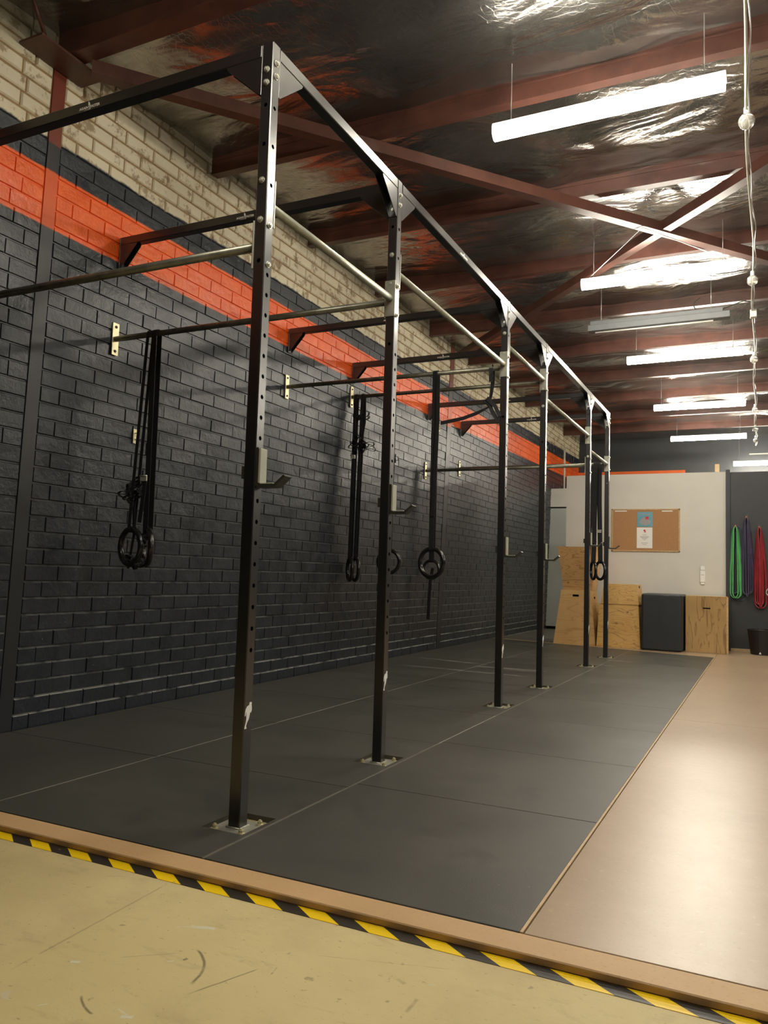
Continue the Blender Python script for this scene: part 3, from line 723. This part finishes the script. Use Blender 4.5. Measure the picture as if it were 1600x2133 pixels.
# loose strap hooked round the bar beside the third post
b=MB()
b.ribbon([(1.80,y3c-.022,tz[2]-.1),(1.80,y3c-.022,tz[2]),(1.80,y3c,tz[2]+.022),(1.80,y3c+.022,tz[2]),(1.80,y3c+.022,tz[2]-.1),(1.80,y3c-.01,2.16),(1.79,y3c-.03,2.10),(1.82,y3c-.03,2.03),(1.86,y3c-.035,1.97),(1.875,y3c-.035,2.0),(1.84,y3c-.035,2.07),(1.775,y3c-.03,2.135),(1.755,y3c-.03,2.125),(1.79,y3c-.03,2.07),(1.70,y3c-.03,2.03),(1.60,y3c-.03,2.0),(1.43,y3c-.03,1.975)],(.3,.2,.9),.028,.0025)
tag(b.build('hanging_strap',M['strap']),'loose black strap looped over the bar left of the third post, its tail pulled sideways','strap')
# small wall fittings
def wplate(y,z,lab,mt='brass'):
    x=wx(z)+.004; b=MB(); b.cbox(x,x+.005,y-.018,y+.018,z-.045,z+.045,.001); b.tube([(x+.005,y,z+.02),(x+.02,y,z+.02),(x+.02,y,z-.02),(x+.005,y,z-.02)],.004,8)
    o=b.build('wall_anchor',M[mt]); reloc(o,(x,y,z)); return tag(o,lab,'wall anchor')
wplate(3.63,1.67,'small brass-coloured anchor plate on the brick wall behind the nearest ring straps')
wplate(8.52,2.61,'small pale anchor plate high on the brick wall near the loose strap')
wplate(7.40,2.08,'small black anchor hook on the brick wall just right of the second post','hook')

# ================================================================== LAMPS
def lamp(x0,y,z,lab,lit=True,grp='lit ceiling battens'):
    t=thing('batten_light',lab,'ceiling light',(x0+.59,y,z),grp)
    b=MB(); b.cbox(x0,x0+1.18,y-.03,y+.03,z+.045,z+.085,.003)
    if lit:
        b.build('housing',M['lampbody'],t)
        b=MB(); prof=[]
        for j in range(13):
            a=PI+PI*j/12; prof.append((y+.04*math.cos(a),z+.04+.042*math.sin(a)))
        prof=[(y-.04,z+.06)]+prof+[(y+.04,z+.06)]
        b.prism(prof,'x',x0+.006,x0+1.174); b.build('diffuser',M['lit'],t)
    else:
        b.cbox(x0-.02,x0+1.24,y-.045,y+.045,z-.015,z+.045,.004); b.build('housing',M['lampdark'],t)
        b=MB(); b.tube([(x0+.05,y-.02,z-.03),(x0+1.1,y-.02,z-.03)],.008,10); b.build('tube',M['lampbody'],t)
    for xx in (x0+.1,x0+1.08):
        b=MB(); b.tube([(xx,y,z+.085),(xx,y,CEIL-.02)],.003,6); b.build('hanger',M['wirem'],t)
    return t
ZL=3.27
lamp(2.205,3.97,ZL,'nearest and largest lit batten light under the foil ceiling')
lamp(2.18,6.40,ZL,'second lit batten light, hung from two slanting wires')
lamp(2.17,8.86,ZL,'third lit batten light, just past the unlit one')
lamp(2.14,11.45,ZL,'fourth lit batten light counted from the nearest')
lamp(2.10,14.05,ZL,'fifth lit batten light, farthest of the aligned row')
lamp(3.02,15.75,3.05,'last lit batten light, offset to the right edge above the charcoal wall')
lamp(2.03,7.55,3.28,'unlit grey batten light between the second and third lit ones',False,None)
for y,q in ((1.5,'just above and in front of'),): lamp(2.2,y,ZL,'lit batten light of the left row hanging '+q+' the camera')
for y,q in zip((1.5,4.0,6.4,8.9,11.4),('first','second','third','fourth','fifth')): lamp(6.2,y,ZL,f'{q} added fill batten light from the front in an unseen row far right of the light string')  # out-of-view row added to fill the hall with light
b=MB()
b.tube([(2.74,5.86,3.485),(2.24,6.40,3.36)],.003,6); b.tube([(2.74,5.86,3.485),(3.30,6.40,3.36)],.003,6)
tag(b.build('suspension_wire',M['wirem']),'pair of slanting steel wires from the brace crossing down to the second lit batten','wire')
# light string
ys=[2.6,3.35,3.8,4.24,4.9,5.6,6.1,6.58,7.3,8.2,8.95,9.6,10.6,11.6,12.6,13.1,14.0,14.5,14.9]
t=thing('string_light','pale cord of clear festoon bulbs running down the hall at the right','string light',(3.46,2.6,3.3))
b=MB(); pts=[]
bulbs=[4.24,6.58,8.95,11.6,13.1,14.1]
for j in range(100):
    y=1.6+13.6*j/99; x=3.468-.008*max(0,(y-6))*.9+.01*math.sin(y*2.3)
    dn=min(abs(y-q) for q in bulbs); z=3.335-.03*max(0,1-dn/.25)+.012*math.sin(y*4.1)
    pts.append((x,y,z))
b.tube(pts,.0065,8); b.build('cord',M['cord'],t)
b=MB(); b.tube([(p[0]+.014+.006*math.sin(p[1]*9),p[1],p[2]+.01*math.sin(p[1]*7)) for p in pts],.004,6); b.build('support_wire',M['wirem'],t)
for y in bulbs:
    x=3.468-.008*max(0,(y-6))*.9
    b=MB(); b.tube([(x,y,3.31),(x,y,3.275)],.014,12); sk=b.build('bulb_socket',M['whiteplastic'],t)
    b=MB(); b.sphere((x,y,3.238),.04,1,1.05); b.build('bulb',M['glass'],t)
b=MB(); b.cbox(3.43,3.485,7.60,7.66,3.27,3.34,.004); b.build('connector_box',M['whiteplastic'],t)
# feed cable from the unlit lamp
b=MB(); b.tube([(3.46,7.6,3.40),(3.38,7.58,3.42),(3.28,7.56,3.38),(3.16,7.55,3.34),(3.05,7.55,3.345),(2.98,7.55,3.375),(2.96,7.55,3.42),(2.98,7.55,3.46),(3.02,7.55,3.48)],.005,8)
tag(b.build('power_cable',M['hook']),'looping dark cable above the right end of the unlit batten','cable')
b=MB(); b.tube([(3.3,14.9,3.13),(6.5,14.9,3.13)],.012,8); tag(b.build('conduit_pipe',M['cord']),'thin pale horizontal conduit at the right behind the last bulbs','pipe')
b=MB(); b.tube([(.29,14.05,2.49),(.29,14.05,3.25)],.016,10); tag(b.build('vertical_pipe',M['cord']),'thin white vertical pipe above the recessed grey door','pipe')
b=MB(); b.box(2.93,2.985,11.52,11.56,2.1,2.50); tag(b.build('timber_stud',M['timber']),'short pale timber stud showing above the top of the white partition','stud')

# ================================================================== FAR END OBJECTS
# plyometric boxes (tapered)
def plyo(label,cx,y0,wb,wt,z0,h,db,dt,mat,slot=None,slotside=False,name='plyo_box',rot=0):
    t=thing(name,label,'plyo box',(cx,y0,z0),'wooden plyometric boxes before the partition')
    b=MB(); yc=y0+max(db,dt)/2
    ya0,ya1=yc-db/2,yc+db/2; yt0,yt1=yc-dt/2,yc+dt/2
    th=.018
    bot=[(cx-wb/2,ya0,z0),(cx+wb/2,ya0,z0),(cx+wb/2,ya1,z0),(cx-wb/2,ya1,z0)]
    top=[(cx-wt/2,yt0,z0+h),(cx+wt/2,yt0,z0+h),(cx+wt/2,yt1,z0+h),(cx-wt/2,yt1,z0+h)]
    def lerp(p,q,f): return tuple(p[i]+(q[i]-p[i])*f for i in range(3))
    # front panel overlaps sides: side panels inset slightly in y
    ins=.0
    sidepanels=MB()
    fr=[bot[0],bot[1],top[1],top[0]]
    def panel(mb,q,n,thk):
        n=Vector(n).normalized(); q=[Vector(v) for v in q]; q2=[v-n*thk for v in q]
        mb.add(q+q2,[(0,1,2,3),(7,6,5,4),(0,4,5,1),(1,5,6,2),(2,6,7,3),(3,7,4,0)])
    nf=(Vector(bot[1])-Vector(bot[0])).cross(Vector(top[0])-Vector(bot[0]))
    if slot:
        # front panel with a hand slot: rows of quads around the slot
        sw,shh,sz=slot
        f0=(sz-shh/2)/h; f1=(sz+shh/2)/h
        def row(f): return lerp(bot[0],top[0],f),lerp(bot[1],top[1],f)
        a0,a1=row(0); b0,b1=row(f0); c0,c1=row(f1); d0,d1=row(1)
        panel(b,[a0,a1,b1,b0],nf,th); panel(b,[c0,c1,d1,d0],nf,th)
        def xat(p,q,x): f=(x-p[0])/(q[0]-p[0]); return lerp(p,q,f)
        panel(b,[b0,xat(b0,b1,cx-sw/2),xat(c0,c1,cx-sw/2),c0],nf,th); panel(b,[xat(b0,b1,cx+sw/2),b1,c1,xat(c0,c1,cx+sw/2)],nf,th)
    else: panel(b,fr,nf,th)
    b.build('front_panel',mat,t)
    for (q,nm) in (([bot[1],bot[2],top[2],top[1]],'side_panel'),([bot[3],bot[0],top[0],top[3]],'side_panel'),([bot[2],bot[3],top[3],top[2]],'back_panel')):
        bb=MB(); n=(Vector(q[1])-Vector(q[0])).cross(Vector(q[3])-Vector(q[0]))
        q=[list(v) for v in q]
        # start behind the front panel
        if nm=='side_panel':
            for v in q:
                if abs(v[1]-ya0)<1e-6 or abs(v[1]-yt0)<1e-6: v[1]+=th*1.05
                else: v[1]-=th*1.05
        panel(bb,q,n,th)
        o=bb.build(nm,M['ply_plain'] if nm=='side_panel' else mat,t)
        if slotside and nm=='side_panel' and q[0][0]>cx:
            s2=MB(); f=.86; p=Vector(lerp(bot[1],top[1],f)); s2.prism([(yc+.045*math.cos(2*PI*j/16),p.z+.02*math.sin(2*PI*j/16)) for j in range(16)],'x',p.x-.016,p.x+.0015)
            s2.build('hand_hole',M['dark_gap'],o)
    if wt>=wb:
        bb=MB(); bb.cbox(cx-wb/2+.02,cx+wb/2-.02,ya0+.02,ya1-.02,z0,z0+th,.001); bb.build('bottom_panel',M['ply_edge'],t)
        bb=MB(); bb.cbox(cx-wt/2+.022,cx+wt/2-.022,yt0+.022,yt1-.022,z0+h-.022,z0+h-.004,.001); bb.build('top_panel',M['ply_edge'],t)
    else:
        bb=MB(); bb.cbox(cx-wt/2+.012,cx+wt/2-.012,yt0+.022,yt1-.022,z0+h-th-.001,z0+h-.001,.001); bb.build('top_panel',mat,t)
    if slot:
        bb=MB(); sw,shh,sz=slot; f=sz/h; yy=ya0+(yt0-ya0)*f
        bb.box(cx-sw/2-.01,cx+sw/2+.01,yy+.03,yy+.034,z0+sz-shh,z0+sz+shh); bb.build('slot_recess',M['dark_gap'],t)
    return t
plyo('tapered plywood plyo box with an oval hand slot, at the bottom of the left stack',1.216,10.75,.565,.40,0.0,.728,.56,.42,M['ply_plain'],(.085,.030,.655),True)
plyo('knotty plywood plyo box turned upside down on top of the slotted box',1.225,10.83,.385,.53,.7285,.592,.36,.46,M['ply_knot'])
plyo('tall tapered plywood plyo box right of the sixth post, under the small one',1.80,10.70,.56,.50,0.0,.565,.5,.46,M['ply'])
plyo('small plywood plyo box lying on top of the box right of the sixth post',1.815,10.71,.485,.42,.5655,.265,.45,.40,M['ply'],None,True)
# foam box
t=thing('foam_plyo_box','black vinyl covered foam box between the wooden boxes','plyo box',(2.346,10.62,0),None)
b=MB(); b.cbox(2.098,2.594,10.62,11.30,0.001,.722,.02); bo=b.build('cover',M['foam'],t)
md=bo.modifiers.new('bev','BEVEL'); md.width=.012; md.segments=3; md.limit_method='ANGLE'
for p in bo.data.polygons: p.use_smooth=False
for zz in (.702,.022):
    b=MB(); b.tube([(2.115,10.622,zz),(2.577,10.622,zz)],.003,6); b.build('seam',M['foam'],t)
# brown wooden box
t=thing('wooden_box','square brown plywood box with a thin hand slot at the right of the row','plyo box',(2.864,10.84,0),None)
b=MB(); X0,X1,Y0,Y1,HH=2.618,3.098,10.82,11.34,.712; b.box(X0,X1,Y0,Y0+.018,.001,.55); b.box(X0,X1,Y0,Y0+.018,.566,HH); b.box(X0,2.822,Y0,Y0+.018,.55,.566); b.box(2.912,X1,Y0,Y0+.018,.55,.566); b.build('front_panel',M['ply_brown'],t)
b=MB(); b.box(2.80,2.93,Y0+.03,Y0+.034,.53,.59); b.build('slot_recess',M['dark_gap'],t)
for xx in (X0,X1-.018): b=MB(); b.box(xx,xx+.018,Y0+.0185,Y1,.001,HH); b.build('side_panel',M['ply_brown'],t)
b=MB(); b.box(X0+.0185,X1-.0185,Y0+.0185,Y1,HH-.018,HH); b.build('top_panel',M['ply_edge'],t)
# right edge batten of that box
b=MB(); b.box(X1,X1+.022,Y0+.01,Y0+.06,.001,HH-.005); b.build('edge_batten',M['ply_edge'],t)
# cork board
t=thing('cork_board','brown cork notice board on the white partition','notice board',(2.045,11.4,1.58))
b=MB(); b.box(1.600,2.484,11.386,11.399,1.298,1.872); b.build('cork_panel',M['cork'],t)
b=MB()
for (a,e,c,d) in ((1.588,2.496,1.866,1.882),(1.588,2.496,1.288,1.304),(1.588,1.604,1.288,1.882),(2.480,2.496,1.288,1.882)): b.box(a,e,11.380,11.399,c,d)
b.build('frame',M['ply_edge'],t)
def sheet(name,label,cat,x0,x1,z0,z1,mat,y=11.3850):
    b=MB(); b.box(x0,x1,y-.0008,y,z0,z1); o=b.build(name,mat); reloc(o,((x0+x1)/2,y,z0)); return tag(o,label,cat)
sheet('paper_strip','short white paper strip at the top left of the cork board','paper',1.632,1.795,1.846,1.860,M['paper'])
sheet('paper_strip','short white paper strip at the top right of the cork board','paper',2.262,2.400,1.842,1.857,M['paper'])
t=thing('poster','small pale blue poster pinned above the white notice','poster',(2.04,11.385,1.63))
b=MB(); b.box(1.938,2.142,11.3842,11.385,1.632,1.838); b.build('sheet',M['blueprint'],t)
b=MB(); b.prism([(1.955,1.70),(2.0,1.755),(2.05,1.765),(2.08,1.73),(2.12,1.72),(2.10,1.67),(2.05,1.648),(1.99,1.665)],'y',11.3836,11.3842); b.build('white_shape',M['greyprint'],t)
b=MB(); b.box(2.045,2.085,11.3830,11.3836,1.735,1.775); b.build('red_shape',M['redprint'],t)
b=MB(); b.box(1.965,2.115,11.3836,11.3842,1.800,1.812); b.build('heading',M['greyprint'],t)
t=thing('notice','white paper notice with a red mark and grey lines on the cork board','notice',(2.035,11.385,1.335))
b=MB(); b.box(1.930,2.138,11.3842,11.385,1.335,1.622); b.build('sheet',M['paper'],t)
b=MB(); b.prism([(2.030,1.595),(2.050,1.585),(2.045,1.572),(2.055,1.560),(2.025,1.548),(2.035,1.565),(2.015,1.575)],'y',11.3836,11.3842); b.build('red_mark',M['redprint'],t)
b=MB()
for z,w2 in ((1.518,.028),(1.494,.062),(1.482,.05),(1.468,.035),(1.452,.015),(1.405,.045),(1.385,.03)): b.box(2.034-w2,2.034+w2,11.3836,11.3842,z-.003,z+.003)
b.build('text_lines',M['greyprint'],t)
# white wall dispenser
t=thing('wall_dispenser','white plastic dispenser on the white partition, right of the cork board','dispenser',(2.783,11.4,.86))
b=MB(); b.cbox(2.747,2.820,11.372,11.399,.885,1.045,.008); b.cbox(2.755,2.812,11.375,11.399,1.048,1.105,.006); b.cbox(2.757,2.810,11.378,11.399,.858,.884,.004); b.build('body',M['whiteplastic'],t)
b=MB(); b.box(2.765,2.802,11.3710,11.3722,.985,.991); b.build('mark',M['greyprint'],t)
# resistance bands on pegs
def peg(x,z,lab):
    t=thing('band_peg',lab,'peg',(x,11.42,z),'wall pegs holding the resistance bands')
    b=MB(); b.cbox(x-.022,x+.022,11.412,11.419,z-.01,z+.05,.001); b.build('plate',M['hook'],t)
    b=MB(); b.tube([(x,11.412,z),(x,11.34,z),(x,11.325,z+.02)],.009,10); b.build('arm',M['hookred'],t); return t
def band(label,x,z,zl,w,mat,y,wd=.03,th=.008,tw=.0,n=3,lean=0,seed=1,top=.022):
    b=MB(); rd=random.Random(seed)
    for q in range(n):
        dx=rd.uniform(-.012,.012); zl2=zl+rd.uniform(0,.05); w2=w*1.15*(1.0-.24*q)*rd.uniform(.9,1.1); yy=y-.011*q
        pts=[]; wdv=[]
        N=44
        for j in range(N+1):
            a=2*PI*j/N
            f=(1-math.cos(a))/2     # 0 top,1 bottom
            hw=top+(w2-top)*min(1,f*1.6)**.8
            px=x+dx*f+lean*f+hw*math.sin(a)*(1.0 if f<.5 else 1.0)
            s=abs(math.sin(a)); px=x+dx*f+lean*f+math.copysign(hw*min(1,s*2.2)**.8,math.sin(a)) if s>1e-6 else x+dx*f+lean*f
            pz=z+.012+(zl2-z-.012)*( f if True else 0)
            pts.append((px,yy+.004*math.sin(3*a+q),pz)); wdv.append(Vector((math.sin(a*1.0)*.5,1,0)))
        b.ribbon(pts,wdv,wd,th)
    o=b.build('resistance_band',mat); return tag(o,label,'resistance band','resistance bands on the charcoal wall')
peg(3.190,1.626,'metal peg holding the green bands'); peg(3.322,1.742,'metal peg holding the faded purple bands, higher than the others'); peg(3.474,1.612,'metal peg holding the red bands')
band('bright green resistance band looped on the leftmost peg',3.188,1.626,.665,.062,M['green'],11.365,.045,.009,n=3,lean=.01,seed=3)
band('teal green resistance band behind the bright green one',3.178,1.622,.72,.068,M['teal'],11.398,.022,.007,n=2,lean=-.02,seed=5)
band('navy resistance band hanging lowest behind the green ones',3.225,1.626,.615,.07,M['navy'],11.408,.016,.009,n=1,lean=.02,seed=8)
band('faded purple resistance bands looped on the highest peg',3.322,1.742,.72,.060,M['purple'],11.37,.035,.008,n=4,seed=11)
band('red resistance bands looped on the rightmost peg',3.474,1.612,.575,.058,M['redband'],11.37,.035,.010,n=5,seed=15)
t=thing('hanging_ring','chrome ring on a thin cord at the right edge beside the red bands','ring',(3.603,11.42,1.66))
b=MB(); b.torus((3.60,11.33,.785),.05,.008,0); b.build('ring',M['bolt'],t)
b=MB(); b.tube([(3.60,11.33,.833),(3.602,11.34,1.2),(3.603,11.40,1.65),(3.603,11.415,1.66)],.004,8); b.build('cord',M['cord'],t)
# bin
t=thing('waste_bin','black plastic waste bin at the right edge under the red bands','bin',(3.50,11.12,0))
b=MB(); n=28; c0=(3.495,11.12)
def ringv(r,z): return [(c0[0]+r*math.cos(2*PI*i/n),c0[1]+r*math.sin(2*PI*i/n),z) for i in range(n)]
vs=ringv(.13,.001)+ringv(.165,.31)+ringv(.158,.31)+ringv(.125,.01)
fs=[(i,(i+1)%n,n+(i+1)%n,n+i) for i in range(n)]+[(n+i,n+(i+1)%n,2*n+(i+1)%n,2*n+i) for i in range(n)]+[(2*n+i,2*n+(i+1)%n,3*n+(i+1)%n,3*n+i) for i in range(n)]+[tuple(range(n))[::-1],tuple(range(3*n,4*n))]
b.add(vs,fs,False); b.build('body',M['binp'],t)
b=MB(); b.tube(ringv(.166,.307),.006,8,closed=True); b.build('rim',M['binp'],t)
b=MB(); b.prism([(3.462,.012),(3.492,.012),(3.478,.042)],'y',10.985,10.989); b.build('pale_mark',M['paper'],t)
